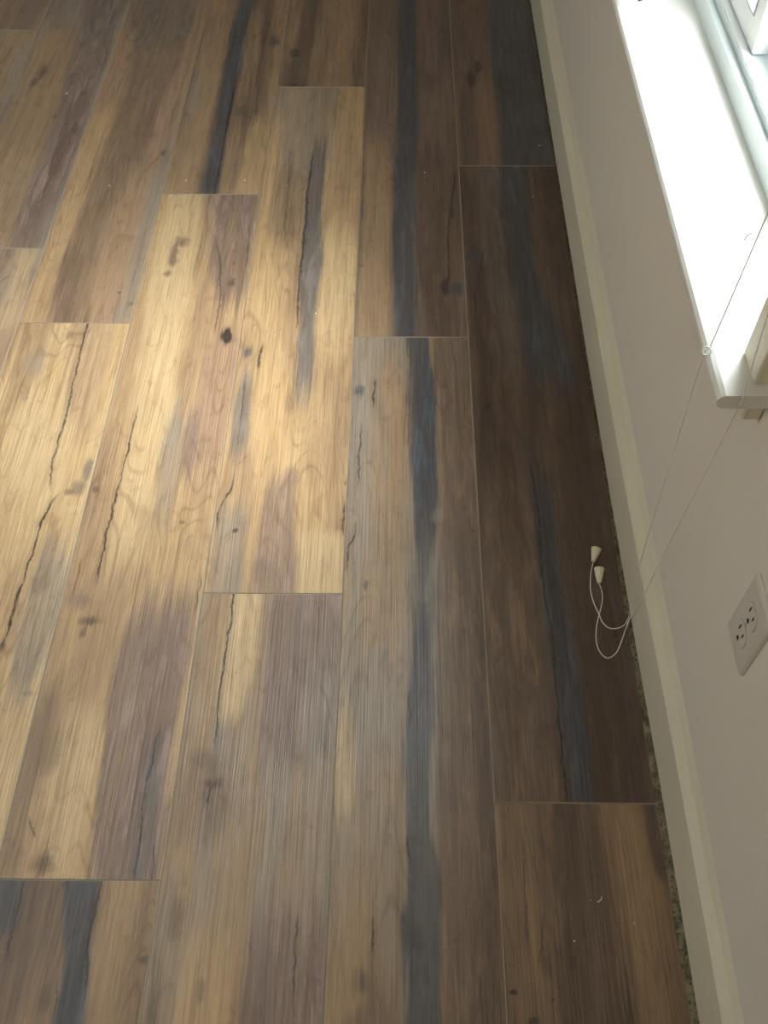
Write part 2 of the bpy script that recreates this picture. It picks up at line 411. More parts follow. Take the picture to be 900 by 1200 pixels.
PRINTS['C1'] = ((BLONDE, TAN), [
    ('band', STRAW, .8, .10, [(229, 196, 236), (300, 180, 232), (400, 165, 212), (500, 150, 200), (600, 132, 180), (700, 105, 160), (760, 92, 140)]),
    ('band', MAUVE, .85, .12, [(229, 244, 308), (260, 246, 303), (300, 246, 296), (345, 250, 288), (400, 250, 280)]),
    ('band', PINK, .85, .12, [(330, 250, 290), (400, 240, 282), (470, 225, 272), (550, 213, 258), (640, 200, 246)]),
    ('band', MAUVE, .70, .07, [(440, 226, 246), (480, 218, 238), (550, 212, 232), (610, 210, 226)]),
    ('band', GREY, .65, .10, [(420, 206, 226), (500, 192, 214), (600, 180, 206), (680, 164, 200)]),
    ('band', PINK, .55, .10, [(450, 128, 160), (550, 110, 138), (650, 90, 116), (720, 76, 104)]),
    ('band', MAUVE, .90, .10, [(620, 196, 240), (700, 158, 234), (800, 128, 216), (900, 118, 204), (1031, 108, 188)]),
    ('band', BROWN, .6, .10, [(740, 62, 100), (830, 40, 70), (930, 14, 40), (1031, -6, 20)]),
    ('band', STRAW, .65, .09, [(780, 92, 128), (850, 66, 122), (950, 48, 105), (1031, 60, 80)]),
    ('band', SLATE2, .6, .06, [(820, 176, 200), (880, 172, 198), (960, 160, 186), (1031, 152, 170)]),
    ('crack', INK, .9, 2.2, [(163, 472), (152, 516), (141, 563), (130, 604), (119, 651), (113, 692)]),
    ('crack', UMBER, .7, 2.0, [(96, 650), (90, 680), (84, 706)]),
    ('crack', UMBER, .75, 2.0, [(252, 272), (258, 319), (256, 366), (250, 396)]),
    ('crack', UMBER, .6, 1.6, [(240, 268), (232, 300), (226, 330)]),
    ('crack', INK, .6, 1.8, [(293, 257), (291, 290), (288, 318)]),
    ('crack', INK, .75, 2.4, [(191, 842), (180, 883), (169, 938), (158, 1029)]),
    ('crack', INK, .7, 1.8, [(181, 985), (178, 1029)]),
    ('crack', INK, .7, 2.2, [(238, 668), (232, 695), (226, 726)]),
    ('crack', UMBER, .75, 2.4, [(31, 954), (36, 966), (42, 985)]),
    ('crack', UMBER, .6, 2.0, [(62, 970), (52, 1000), (44, 1028)]),
    ('knot', BROWN, .9, 214, 284, 8, 8), ('knot', BROWN, .9, 204, 300, 7, 14), ('knot', UMBER, .7, 196, 321, 5, 4),
    ('knot', UMBER, .8, 270, 332, 6, 6), ('knot', INK, .92, 265, 394, 8, 8.5), ('knot', MAUVE, .8, 265, 395, 12, 13),
    ('knot', UMBER, .9, 105, 727, 14, 7), ('knot', MAUVE, .75, 94, 702, 16, 14), ('knot', UMBER, .8, 98, 742, 5, 10),
    ('knot', UMBER, .8, 50, 1012, 16, 14), ('knot', INK, .5, 214, 612, 4, 4), ('knot', BROWN, .5, 60, 880, 14, 30),
    ('knot', INK, .5, 112, 573, 5, 6)])
PRINTS['C0'] = ((BROWN, TAN), [
    ('band', SLATE, .9, .06, [(1032, 73, 114), (1092, 73, 106), (1147, 70, 106), (1200, 60, 99), (1260, 50, 92)]),
    ('band', SLATE, .85, .07, [(1032, -10, 26), (1075, -20, 18), (1120, -30, 2)]),
    ('band', TAN, .7, .10, [(1032, 124, 190), (1100, 118, 182), (1200, 108, 166)]),
    ('band', UMBER, .5, .10, [(1085, 48, 62), (1150, 44, 66), (1220, 36, 58)]),
    ('crack', INK, .9, 3.0, [(27, 1036), (22, 1062), (15, 1092), (7, 1117), (0, 1140)]),
    ('crack', INK, .75, 2.4, [(118, 1037), (106, 1092), (99, 1165), (95, 1200)]),
    ('crack', INK, .6, 2.0, [(70, 1145), (64, 1185), (60, 1210)]),
    ('knot', UMBER, .8, 167, 1125, 7, 7), ('knot', UMBER, .5, 52, 1170, 10, 22), ('knot', INK, .6, 22, 1171, 2, 2)])
PRINTS['D2'] = ((BROWN, TAN), [
    ('band', UMBER, .7, .12, [(-20, 355, 380), (40, 348, 372), (103, 335, 360)]),
    ('band', TAN, .6, .12, [(-10, 390, 425), (50, 385, 418), (103, 372, 412)]),
    ('knot', INK, .7, 345, 62, 6, 5), ('knot', INK, .7, 344, 100, 6, 4), ('crack', UMBER, .6, 2, [(416, 40), (414, 70), (418, 102)])])
PRINTS['D1'] = ((BLONDE, TAN), [
    ('band', GREY, .62, .16, [(103, 318, 400), (150, 322, 396), (200, 326, 390), (250, 330, 380)]),
    ('band', BROWN, .6, .10, [(150, 326, 348), (230, 318, 352), (290, 312, 346), (340, 306, 336)]),
    ('band', SLATE2, .9, .06, [(130, 372, 396), (165, 366, 389), (220, 361, 379), (275, 355, 377), (330, 351, 375), (385, 351, 370), (453, 344, 366), (540, 338, 356)]),
    ('band', STRAW, .75, .08, [(215, 382, 420), (300, 378, 418), (400, 368, 413), (480, 366, 408)]),
    ('band', TAN, .6, .10, [(470, 360, 408), (560, 352, 404), (600, 350, 402)]),
    ('band', MAUVE, .7, .08, [(520, 318, 350), (600, 308, 346), (695, 294, 348)]),
    ('band', SLATE2, .75, .07, [(400, 282, 300), (450, 278, 298), (520, 268, 292), (585, 262, 282)]),
    ('band', GREY, .7, .10, [(560, 260, 292), (640, 252, 286), (695, 246, 282)]),
    ('band', STRAW, .75, .08, [(600, 352, 404), (695, 346, 402)]),
    ('band', BLONDE, .8, .10, [(360, 300, 342), (450, 298, 338), (540, 290, 316), (640, 288, 306)]),
    ('crack', INK, .85, 2.4, [(368, 176), (365, 198), (360, 227), (359, 257), (355, 286), (351, 330), (349, 367), (347, 390)]),
    ('crack', UMBER, .6, 2.0, [(340, 170), (338, 220), (334, 270), (338, 300)]),
    ('crack', UMBER, .6, 2.0, [(425, 180), (424, 205), (422, 232)]),
    ('crack', INK, .9, 3.0, [(308, 400), (304, 417), (301, 436)]),
    ('crack', INK, .6, 2.0, [(287, 440), (285, 470), (281, 500)]),
    ('crack', INK, .9, 2.4, [(277, 549), (270, 574), (258, 596), (252, 626)]),
    ('crack', INK, .8, 2.4, [(405, 585), (403, 608), (402, 632)]),
    ('crack', UMBER, .5, 1.6, [(345, 400), (343, 450), (342, 490)]),
    ('knot', SLATE, .85, 290, 414, 7, 9), ('knot', UMBER, .6, 357, 282, 5, 5), ('knot', INK, .8, 275, 622, 3, 3),
    ('knot', MAUVE, .7, 308, 668, 18, 16), ('knot', MAUVE, .6, 342, 560, 10, 14), ('knot', RUST, .4, 338, 470, 6, 20), ('knot', UMBER, .6, 404, 566, 2, 3)])
PRINTS['D0'] = ((TAN, GREY), [
    ('band', STRAW, .9, .07, [(695, 270, 306), (760, 258, 300), (830, 250, 290), (890, 246, 280)]),
    ('band', TAN, .6, .08, [(695, 244, 270), (780, 226, 256), (860, 216, 246)]),
    ('band', MAUVE, .75, .08, [(695, 318, 402), (780, 308, 398), (860, 300, 392), (960, 292, 388)]),
    ('band', GREY, .6, .07, [(740, 366, 404), (850, 350, 394), (950, 345, 388)]),
    ('band', BROWN, .55, .10, [(860, 214, 262), (950, 200, 270), (1030, 190, 240)]),
    ('band', MAUVE, .85, .09, [(930, 282, 340), (1030, 290, 388), (1120, 285, 384), (1200, 280, 380)]),
    ('band', BLONDE, .7, .09, [(960, 228, 290), (1040, 212, 282), (1140, 206, 276), (1200, 200, 268)]),
    ('band', BROWN, .7, .08, [(1060, 180, 208), (1130, 170, 200), (1200, 164, 195)]),
    ('crack', INK, .9, 2.4, [(273, 697), (272, 717), (264, 765), (257, 816), (253, 864), (251, 886)]),
    ('crack', INK, .7, 2.4, [(349, 1050), (346, 1110), (342, 1200)]),
    ('crack', UMBER, .5, 2.0, [(386, 810), (384, 860), (382, 900)]),
    ('crack', UMBER, .55, 2.0, [(288, 880), (284, 940), (280, 990)]),
    ('crack', INK, .7, 2.6, [(254, 916), (246, 926), (240, 946)]),
    ('knot', UMBER, .9, 247, 918, 12, 8), ('knot', BROWN, .7, 238, 890, 18, 16), ('knot', BROWN, .65, 235, 1161, 6, 20),
    ('knot', UMBER, .5, 205, 1075, 12, 30), ('knot', MAUVE, .6, 368, 800, 10, 20), ('knot', SLATE2, .5, 356, 775, 6, 5)])
PRINTS['E1'] = ((BROWN, MAUVE), [
    ('band', TAN, .8, .10, [(120, 424, 460), (260, 424, 458), (395, 416, 456)]),
    ('band', SLATE, .9, .07, [(-20, 467, 490), (0, 467, 487), (147, 465, 490), (257, 462, 485), (330, 462, 486), (395, 462, 489)]),
    ('band', UMBER, .6, .10, [(130, 488, 530), (220, 486, 524), (300, 488, 520), (395, 500, 530)]),
    ('band', SLATE, .5, .10, [(-20, 520, 536), (60, 515, 530), (120, 512, 525)]),
    ('crack', INK, .9, 2.6, [(535, 196), (530, 235), (525, 279), (526, 315), (522, 345)]),
    ('crack', UMBER, .7, 2.2, [(478, 265), (476, 320), (472, 390)]),
    ('crack', UMBER, .6, 2.0, [(427, 180), (425, 230), (424, 262)]),
    ('knot', INK, .85, 520, 336, 5, 9), ('knot', SLATE, .9, 534, 338, 9, 7), ('knot', INK, .7, 530, 250, 4, 7),
    ('knot', UMBER, .7, 424, 311, 4, 2.5), ('knot', UMBER, .6, 503, 96, 10, 14)])
PRINTS['E0'] = ((GREY, TAN), [
    ('band', TAN, .6, .10, [(395, 416, 440), (500, 430, 474), (640, 425, 470), (700, 424, 462)]),
    ('band', GREY, .7, .10, [(395, 416, 470), (460, 416, 440), (620, 408, 440), (760, 402, 470)]),
    ('band', SLATE, .88, .06, [(395, 476, 504), (453, 480, 509), (527, 480, 513), (600, 484, 515), (680, 484, 514), (760, 482, 511)]),
    ('band', SLATE2, .8, .08, [(600, 484, 516), (700, 482, 513), (760, 480, 512), (817, 476, 511)]),
    ('band', SLATE, .82, .06, [(640, 484, 513), (720, 482, 511), (817, 477, 509), (890, 473, 506), (963, 475, 505), (1037, 478, 520), (1090, 472, 518), (1150, 476, 516), (1260, 474, 514)]),
    ('band', BROWN, .85, .08, [(395, 508, 552), (527, 516, 558), (660, 518, 564), (800, 514, 574), (940, 512, 582), (1200, 520, 597)]),
    ('band', UMBER, .45, .10, [(540, 530, 560), (640, 535, 565), (780, 552, 575), (940, 556, 582), (1200, 560, 600)]),
    ('band', STRAW, .6, .05, [(760, 399, 412), (860, 395, 414), (960, 390, 418), (1030, 388, 424)]),
    ('band', GREY, .7, .10, [(700, 415, 472), (820, 418, 470), (960, 422, 466)]),
    ('band', BROWN, .6, .09, [(1030, 425, 470), (1120, 430, 470), (1200, 395, 470)]),
    ('crack', INK, .9, 3.0, [(440, 440), (438, 462), (436, 482)]),
    ('crack', INK, .75, 2.4, [(424, 490), (421, 545), (420, 580)]),
    ('crack', INK, .9, 2.6, [(419, 606), (414, 630), (408, 646), (405, 680)]),
    ('crack', INK, .7, 2.0, [(480, 800), (480, 864)]),
    ('crack', INK, .8, 2.2, [(476, 960), (478, 990), (482, 1030)]),
    ('crack', INK, .8, 2.4, [(437, 1066), (436, 1121)]),
    ('crack', UMBER, .7, 2.4, [(481, 400), (480, 470), (478, 530)]),
    ('crack', INK, .7, 2.2, [(552, 404), (553, 446), (553, 476)]),
    ('knot', SLATE, .9, 419, 459, 7, 9), ('knot', SLATE, .7, 428, 686, 4, 6), ('knot', INK, .6, 554, 622, 2, 2),
    ('knot', BROWN, .7, 426, 1150, 14, 20), ('knot', UMBER, .5, 424, 1150, 4, 12), ('knot', SLATE, .6, 484, 1100, 14, 22), ('knot', GREY, .6, 513, 606, 10, 9)])
PRINTS['F2'] = ((BROWN, MAUVE), [
    ('band', SLATE, .8, .12, [(-20, 572, 640), (80, 575, 642), (194, 590, 650)]),
    ('band', UMBER, .5, .1, [(60, 538, 562), (130, 540, 560), (194, 542, 566)]),
    ('band', TAN, .35, .1, [(60, 548, 570), (150, 560, 580), (194, 562, 586)]),
    ('knot', INK, .85, 553, 92, 6, 12), ('knot', INK, .7, 560, 78, 6, 7), ('knot', SLATE, .8, 540, 0, 8, 3), ('knot', SLATE, .7, 626, 153, 8, 8)])
PRINTS['F1'] = ((RUST, BROWN), [
    ('band', SLATE2, .6, .10, [(194, 560, 590), (300, 566, 590), (420, 580, 612), (500, 592, 615)]),
    ('band', SLATE, .85, .08, [(194, 586, 614), (300, 596, 628), (400, 612, 660), (460, 620, 680), (520, 616, 650)]),
    ('band', RUST, .6, .10, [(194, 622, 650), (300, 640, 670), (400, 668, 690)]),
    ('band', UMBER, .5, .10, [(300, 548, 568), (400, 556, 590), (480, 560, 600)]),
    ('band', BROWN, .75, .10, [(480, 556, 600), (600, 562, 624), (760, 572, 640), (940, 582, 662)]),
    ('band', SLATE, .92, .06, [(480, 615, 645), (583, 623, 648), (657, 632, 656), (730, 638, 668), (803, 645, 680), (837, 651, 687), (940, 667, 698)]),
    ('band', RUST, .65, .10, [(480, 650, 695), (620, 660, 718), (760, 680, 738), (940, 702, 766)]),
    ('band', UMBER, .5, .08, [(600, 655, 690), (720, 668, 700), (850, 690, 720), (940, 700, 730)]),
    ('crack', INK, .85, 2.6, [(619, 530), (626, 570), (632, 612), (634, 657), (638, 700), (645, 730), (655, 850), (664, 936)]),
    ('crack', INK, .8, 3.0, [(567, 290), (564, 310), (560, 330)]),
    ('crack', INK, .7, 2.4, [(556, 330), (557, 370), (554, 400)]),
    ('knot', SLATE, .9, 556, 300, 10, 8), ('knot', INK, .6, 571, 477, 5, 5), ('knot', SLATE, .6, 618, 522, 10, 12)])
PRINTS['F0'] = ((BROWN, TAN), [
    ('band', BROWN, .6, .12, [(942, 610, 700), (1050, 625, 720), (1200, 650, 760)]),
    ('band', RUST, .5, .12, [(942, 640, 700), (1050, 650, 720), (1200, 660, 740)]),
    ('band', UMBER, .85, .06, [(942, 752, 766), (985, 760, 772), (1035, 768, 784), (1070, 776, 790)]),
    ('band', TAN, .35, .08, [(942, 730, 752), (1040, 745, 766), (1120, 755, 780)]),
    ('crack', UMBER, .7, 2.4, [(612, 960), (615, 1040), (620, 1140)]),
    ('crack', UMBER, .6, 2.4, [(638, 1050), (636, 1090), (628, 1150)]),
    ('crack', UMBER, .5, 2.4, [(640, 1070), (650, 1110), (654, 1150), (660, 1200)]),
    ('knot', INK, .8, 601, 1163, 6, 3.5), ('knot', INK, .7, 625, 1197, 6, 5), ('knot', INK, .7, 648, 1171, 2, 2), ('knot', UMBER, .6, 641, 1128, 8, 26)])

# ------------------------------------------------------------------ floor
floor = obj('floor', boxes((ROOM_X0-.05, WALL_X+.05, ROOM_Y0-.05, ROOM_Y1+.05, -.16, -.0052)), M_SLAB)
struct(floor, 'wood-look vinyl plank floor in mixed blonde, brown and slate streaks', 'floor')
def plank_mesh(w, l):
    g, ch, dp, th = .0003, .0010, .0009, .0048
    bm = bmesh.new()
    def ring(ins, z): return [bm.verts.new(p) for p in ((ins, ins, z), (w-ins, ins, z), (w-ins, l-ins, z), (ins, l-ins, z))]
    r0, r1, r2 = ring(g, -th), ring(g, -dp), ring(g+ch, 0.0)
    bm.faces.new(r0[::-1])
    for a, b, mi in ((r0, r1, 1), (r1, r2, 1)):
        for i in range(4):
            f = bm.faces.new((a[i], a[(i+1) % 4], b[(i+1) % 4], b[i])); f.material_index = mi
    bm.faces.new(r2)
    me = bpy.data.meshes.new('plank'); bm.to_mesh(me); bm.free()
    me.materials.append(BEVEL_MAT); me.materials.append(BEVEL_MAT)
    return me
rng = random.Random(4)
PLANK_ME = plank_mesh(W, L)
# end joints read off the floor: one per column, counted from the wall (column F = 0)
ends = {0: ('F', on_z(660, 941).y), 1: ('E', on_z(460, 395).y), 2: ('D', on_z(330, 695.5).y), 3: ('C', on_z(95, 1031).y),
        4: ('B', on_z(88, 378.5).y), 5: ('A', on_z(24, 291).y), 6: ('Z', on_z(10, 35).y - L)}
tones = [(BLONDE, TAN), (TAN, GREY), (BROWN, TAN), (TAN, MAUVE), (STRAW, TAN), (BROWN, MAUVE)]
generic = []
def make_generic(i):
    b = tones[i % len(tones)]
    return plank_material('plank_print', 0, 0, b, [], 30+i)
ncol = int((EDGE_X - ROOM_X0)/W) + 1
idx = 0
for c_ in range(ncol):
    x0 = EDGE_X - (c_+1)*W
    name, y_ref = ends.get(c_, (None, rng.uniform(0, L)))
    # y_ref = near end of the plank that lies in row 1
    r_lo = math.floor((ROOM_Y0 - y_ref)/L); r = r_lo
    while y_ref + r*L < ROOM_Y1:
        y0 = y_ref + r*L
        key = f'{name}{r+1}' if name else None
        w_, xa = W, x0
        if x0 < ROOM_X0: xa = ROOM_X0+.004; w_ = x0 + W - xa
        ya, yb = max(y0, ROOM_Y0+.004), min(y0+L, ROOM_Y1-.004)
        if w_ > .02 and yb-ya > .02:
            full = w_ == W and abs(yb-ya-L) < 1e-6
            me = PLANK_ME.copy() if full else plank_mesh(w_, yb-ya)
            if key in PRINTS:
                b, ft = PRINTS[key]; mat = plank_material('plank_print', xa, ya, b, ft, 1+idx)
                if not full: print('partial print plank', key)
            else:
                if len(generic) < 6: generic.append(make_generic(len(generic)))
                mat = generic[(idx*5+c_) % len(generic)]
            me.materials[0] = mat
            o = bpy.data.objects.new('plank', me); col.objects.link(o)
            o.location = (xa, ya, 0); o.parent = floor
            idx += 1
        r += 1

# ------------------------------------------------------------------ room shell
def wall_with_hole(x0, x1, y0, y1, z0, z1, hy0, hy1, hz0, hz1):
    return boxes((x0, x1, y0, hy0, z0, z1), (x0, x1, hy1, y1, z0, z1), (x0, x1, hy0, hy1, z0, hz0), (x0, x1, hy0, hy1, hz1, z1))
struct(obj('wall_right', wall_with_hole(WALL_X, OUT_X, ROOM_Y0-.15, ROOM_Y1+.15, -.16, CEIL+.12, WIN_Y0, WIN_Y1, WIN_Z0-.02, WIN_Z1), M_WALL),
       'beige painted wall with the window and the outlet', 'wall')
struct(obj('wall_left', wall_with_hole(ROOM_X0-.15, ROOM_X0, ROOM_Y0-.15, ROOM_Y1+.15, -.16, CEIL+.12, *W2), M_WALL), 'beige painted wall opposite the window', 'wall')
struct(obj('wall_back', boxes((ROOM_X0, WALL_X, ROOM_Y0-.15, ROOM_Y0, -.16, CEIL+.12)), M_WALL), 'beige painted end wall', 'wall')
struct(obj('wall_front', boxes((ROOM_X0, WALL_X, ROOM_Y1, ROOM_Y1+.15, -.16, CEIL+.12)), M_WALL), 'beige painted far end wall', 'wall')
struct(obj('ceiling', boxes((ROOM_X0, WALL_X, ROOM_Y0, ROOM_Y1, CEIL, CEIL+.12)), M_CEIL), 'white painted ceiling', 'ceiling')

# baseboard: tall flat face, stepped and sloped moulded top; its foot bows a little away from the planks near the outlet
def base_prof(face):   # (x, z), closed
    f, w = face, WALL_X+.004; q = WALL_X-.0004-(f+.0022)
    return [(f, .0035), (f, .094), (f+.0008, .0958), (f+.0018, .0966), (f+.0022, .0978), (f+.0022+q*.55, .1085), (f+.0022+q*.60, .1090), (f+.0022+q*.63, .1108),
            (f+.0022+q*.95, .1200), (WALL_X-.0002, .1218), (w, .1220), (w, .0035)]
bm = bmesh.new()
path = [(ROOM_Y0, .3815), (.30, .3815), (.51, .3808), (.70, .3782), (.86, .3766), (1.05, .3752), (1.40, .3740), (2.1, .3735), (ROOM_Y1, .3735)]
rings = []
for yy, f in path:
    rings.append([bm.verts.new((a, yy, b)) for a, b in base_prof(f)])
n = len(rings[0])
for r0, r1 in zip(rings, rings[1:]):
    for i in range(n): bm.faces.new((r0[i], r0[(i+1) % n], r1[(i+1) % n], r1[i]))
bm.faces.new(rings[0]); bm.faces.new(rings[-1])
bmesh.ops.recalc_face_normals(bm, faces=bm.faces)
struct(obj('baseboard_right', bm, M_TRIM), 'cream baseboard with moulded top along the window wall', 'baseboard')
for nm, b in (('baseboard_left', (ROOM_X0, ROOM_X0+.014, ROOM_Y0, ROOM_Y1, .003, .133)), ('baseboard_back', (ROOM_X0+.014, .37, ROOM_Y0, ROOM_Y0+.014, .003, .133)),
              ('baseboard_front', (ROOM_X0+.014, .37, ROOM_Y1-.014, ROOM_Y1, .003, .133))):
    struct(obj(nm, bevelled(boxes(b), .004), M_TRIM), 'cream baseboard of another wall', 'baseboard')

# grit lying in the expansion gap
bm = bmesh.new()
rg = random.Random(9)
for i in range(700):
    yy = rg.uniform(.05, 2.4)
    gx = .3815 if yy < .5 else (.3765 if yy < .9 else .3745)
    xx = rg.uniform(EDGE_X+.0008, gx+.003)
    s_ = rg.uniform(.0006, .0022)
    m4 = Matrix.Translation((xx, yy, -.0052+s_*.6)) @ Matrix.Rotation(rg.uniform(0, 6), 4, (rg.random(), rg.random(), rg.random()+.1)) @ Matrix.Diagonal((s_, s_*rg.uniform(.6, 1.8), s_*.7, 1))
    bmesh.ops.create_icosphere(bm, subdivisions=1, radius=1.0, matrix=m4)
gd = obj('gap_grit', bm, M_DIRT); gd['kind'] = 'stuff'
tag(gd, 'olive grey grit lying in the gap along the baseboard', 'grit')

# ------------------------------------------------------------------ window
win = obj('window_1', boxes((FRAME_X, OUT_X, WIN_Y0, WIN_Y0+.035, WIN_Z0, WIN_Z1), (FRAME_X, OUT_X, WIN_Y1-.035, WIN_Y1, WIN_Z0, WIN_Z1),
                            (FRAME_X, OUT_X, WIN_Y0+.035, WIN_Y1-.035, WIN_Z0, WIN_Z0+.030), (FRAME_X+.012, OUT_X, WIN_Y0+.035, WIN_Y1-.035, WIN_Z0+.030, WIN_Z0+.042),
                            (FRAME_X, OUT_X, WIN_Y0+.035, WIN_Y1-.035, WIN_Z1-.04, WIN_Z1)), M_VINYL)
struct(win, 'white vinyl sliding window above the white sill', 'window')
Y_STEP = on_x(884, 71, .488).y
def sash(x0, x1, y0, y1, name):
    z0, z1 = WIN_Z0+.044, WIN_Z1-.042
    s = obj(name, bevelled(boxes((x0, x1, y0, y0+.036, z0, z1), (x0, x1, y1-.036, y1, z0, z1), (x0, x1, y0+.036, y1-.036, z0, z0+.036), (x0, x1, y0+.036, y1-.036, z1-.036, z1)), .0025, 1), M_SASH, win)
    xm = (x0+x1)/2
    obj('pane', boxes((xm-.002, xm+.002, y0+.034, y1-.034, z0+.034, z1-.034)), M_GLASS, s)
    obj('gasket', boxes((x0-.0012, x0+.004, y0+.0355, y0+.039, z0+.0355, z1-.0355), (x0-.0012, x0+.004, y1-.039, y1-.0355, z0+.0355, z1-.0355),
                        (x0-.0012, x0+.004, y0+.039, y1-.039, z0+.0355, z0+.038)), M_GASKET, s)
    return s
sash(.482, .504, Y_STEP, WIN_Y1-.036, 'sliding_sash')
sash(.508, .530, WIN_Y0+.036, Y_STEP+.030, 'fixed_sash')
obj('track_groove', boxes((FRAME_X+.013, .481, WIN_Y0+.036, WIN_Y1-.036, WIN_Z0+.042, WIN_Z0+.0435)), M_SASH, win)
# stool (inner sill board) with ears and rounded nose
NOSE_X, EAR_Y0, EAR_Y1, ST = .3345, .681, 1.600, .0195
zt = WIN_Z0
prof = [(WALL_X+.002, zt-ST), (NOSE_X+.008, zt-ST), (NOSE_X+.0035, zt-ST+.003), (NOSE_X+.0008, zt-ST+.0065), (NOSE_X, zt-ST/2), (NOSE_X+.0008, zt-.0065), (NOSE_X+.0035, zt-.0025), (NOSE_X+.008, zt), (WALL_X+.002, zt)]
bm = bmesh.new()
extrude_profile(bm, prof, [lambda a, b, yy=yy: (a, yy, b) for yy in (EAR_Y0, EAR_Y1)])
add_box(bm, WALL_X+.002, FRAME_X+.02, WIN_Y0+.0005, WIN_Y1-.0005, zt-ST, zt)
obj('stool', bm, M_SILL, win)
obj('apron', bevelled(boxes((.377, WALL_X, .6965, 1.585, zt-ST-.036, zt-ST)), .002, 1), M_TRIM, win)
CX = .3735
for b in ((CX, WALL_X+.002, WIN_Y0-.048, WIN_Y0+.001, zt, WIN_Z1+.048), (CX, WALL_X+.002, WIN_Y1-.001, WIN_Y1+.048, zt, WIN_Z1+.048), (CX, WALL_X+.002, WIN_Y0+.001, WIN_Y1-.001, WIN_Z1-.001, WIN_Z1+.048)):
    obj('casing', bevelled(boxes(b), .003, 2), M_TRIM, win)
for b in ((WALL_X, FRAME_X, WIN_Y0, WIN_Y0+.004, zt, WIN_Z1), (WALL_X, FRAME_X, WIN_Y1-.004, WIN_Y1, zt, WIN_Z1), (WALL_X, FRAME_X, WIN_Y0+.004, WIN_Y1-.004, WIN_Z1-.004, WIN_Z1)):
    obj('jamb_lining', boxes(b), M_SILL, win)

# second window opposite, out of view, added to brighten the room
w2 = obj('added_fill_window', boxes((ROOM_X0-.15, ROOM_X0, W2[0], W2[0]+.05, W2[2], W2[3]), (ROOM_X0-.15, ROOM_X0, W2[1]-.05, W2[1], W2[2], W2[3]), (ROOM_X0-.15, ROOM_X0, W2[0]+.05, W2[1]-.05, W2[2], W2[2]+.05),
                           (ROOM_X0-.15, ROOM_X0, W2[0]+.05, W2[1]-.05, W2[3]-.05, W2[3])), M_VINYL)
struct(w2, 'white framed unseen window added in the opposite wall for fill light', 'window')
obj('pane', boxes((ROOM_X0-.09, ROOM_X0-.086, W2[0]+.05, W2[1]-.05, W2[2]+.05, W2[3]-.05)), M_GLASS, w2)

# outside: roof overhang above the window, ground
struct(obj('trim_1', boxes((OUT_X, OUT_X+.28, ROOM_Y0-.5, ROOM_Y1+.5, 2.38, 2.46)), M_EXT), 'painted roof overhang outside above the window', 'overhang')
struct(obj('added_overhang', boxes((ROOM_X0-.15-.75, ROOM_X0-.15, ROOM_Y0-.5, ROOM_Y1+.5, 2.38, 2.46)), M_EXT), 'unseen roof overhang added outside the opposite wall to cut sky light', 'overhang')  # overhang added to keep high sky light out of the second window
struct(obj('ground', boxes((-14, 16, -14, 18, -.42, -.36)), M_GROUND), 'pale paved ground outside the house', 'ground')

# ceiling lamp of the room
lamp = empty('ceiling_lamp', (-1.0, -.2, CEIL))
tag(lamp, 'round flush ceiling lamp with a warm glowing white dome', 'lamp')
bm = bmesh.new()
bmesh.ops.create_cone(bm, cap_ends=True, segments=40, radius1=.17, radius2=.175, depth=.03, matrix=Matrix.Translation((-1.0, -.2, CEIL-.015)))
obj('base', bm, M_VINYL, lamp)
bm = bmesh.new()
bmesh.ops.create_uvsphere(bm, u_segments=40, v_segments=20, radius=1.0, matrix=Matrix.Translation((-1.0, -.2, CEIL-.03)) @ Matrix.Diagonal((.155, .155, .075, 1)))
bmesh.ops.delete(bm, geom=[v for v in bm.verts if v.co.z > CEIL-.0295], context='VERTS')
lt = NT('glowing_dome'); em = lt.new('ShaderNodeEmission'); em.inputs[0].default_value = (1.0, .86, .66, 1); em.inputs[1].default_value = LAMP
lt.link(em.outputs[0], lt.out.inputs[0])
obj('dome', bm, lt.mat, lamp, smooth=True)

# ------------------------------------------------------------------ wall outlet
OY, OZ = .5250, .4005
plate_x = WALL_X
outlet = empty('wall_outlet', (WALL_X, OY, OZ))
tag(outlet, 'white duplex wall outlet on the beige wall above the baseboard', 'outlet')
hw, hh, th = .0352, .0575, .0062
bm = bmesh.new()
rr = []
for ins, dx in ((0, 0), (0, .0022), (.0012, .0042), (.0042, .0058), (.008, th)):
    pts = []
    for cy, cz, a0 in ((1, 1, 0), (-1, 1, 90), (-1, -1, 180), (1, -1, 270)):
        rad = max(.0045-ins*.3, .001)
        for k in range(5):
            an = math.radians(a0 + k*22.5)
            pts.append((cy*(hw-ins-rad) + rad*math.cos(an), cz*(hh-ins-rad) + rad*math.sin(an)))
    rr.append([bm.verts.new((WALL_X-dx, OY+a, OZ+b)) for a, b in pts])
for r0, r1 in zip(rr, rr[1:]):
    m_ = len(r0)
    for i in range(m_): bm.faces.new((r0[i], r0[(i+1) % m_], r1[(i+1) % m_], r1[i]))
bm.faces.new(rr[-1]); bm.faces.new(rr[0])
bmesh.ops.recalc_face_normals(bm, faces=bm.faces)
obj('cover_plate', bm, M_PLATE, outlet)
px = WALL_X - th
def receptacle_bm(cz, dx0, dx1, k=1.0):
    bm = bmesh.new(); R = .0172*k; fl = .0142*k; pts = []
    for i in range(40):
        a = 2*math.pi*i/40; pts.append((R*math.cos(a), max(-fl, min(fl, R*math.sin(a)))))
    ra = [bm.verts.new((px-dx0, OY+a, cz+b)) for a, b in pts]; rb = [bm.verts.new((px-dx1, OY+a*.97, cz+b*.97)) for a, b in pts]
    for i in range(40): bm.faces.new((ra[i], ra[(i+1) % 40], rb[(i+1) % 40], rb[i]))
    bm.faces.new(rb); bm.faces.new(ra); bmesh.ops.recalc_face_normals(bm, faces=bm.faces); return bm
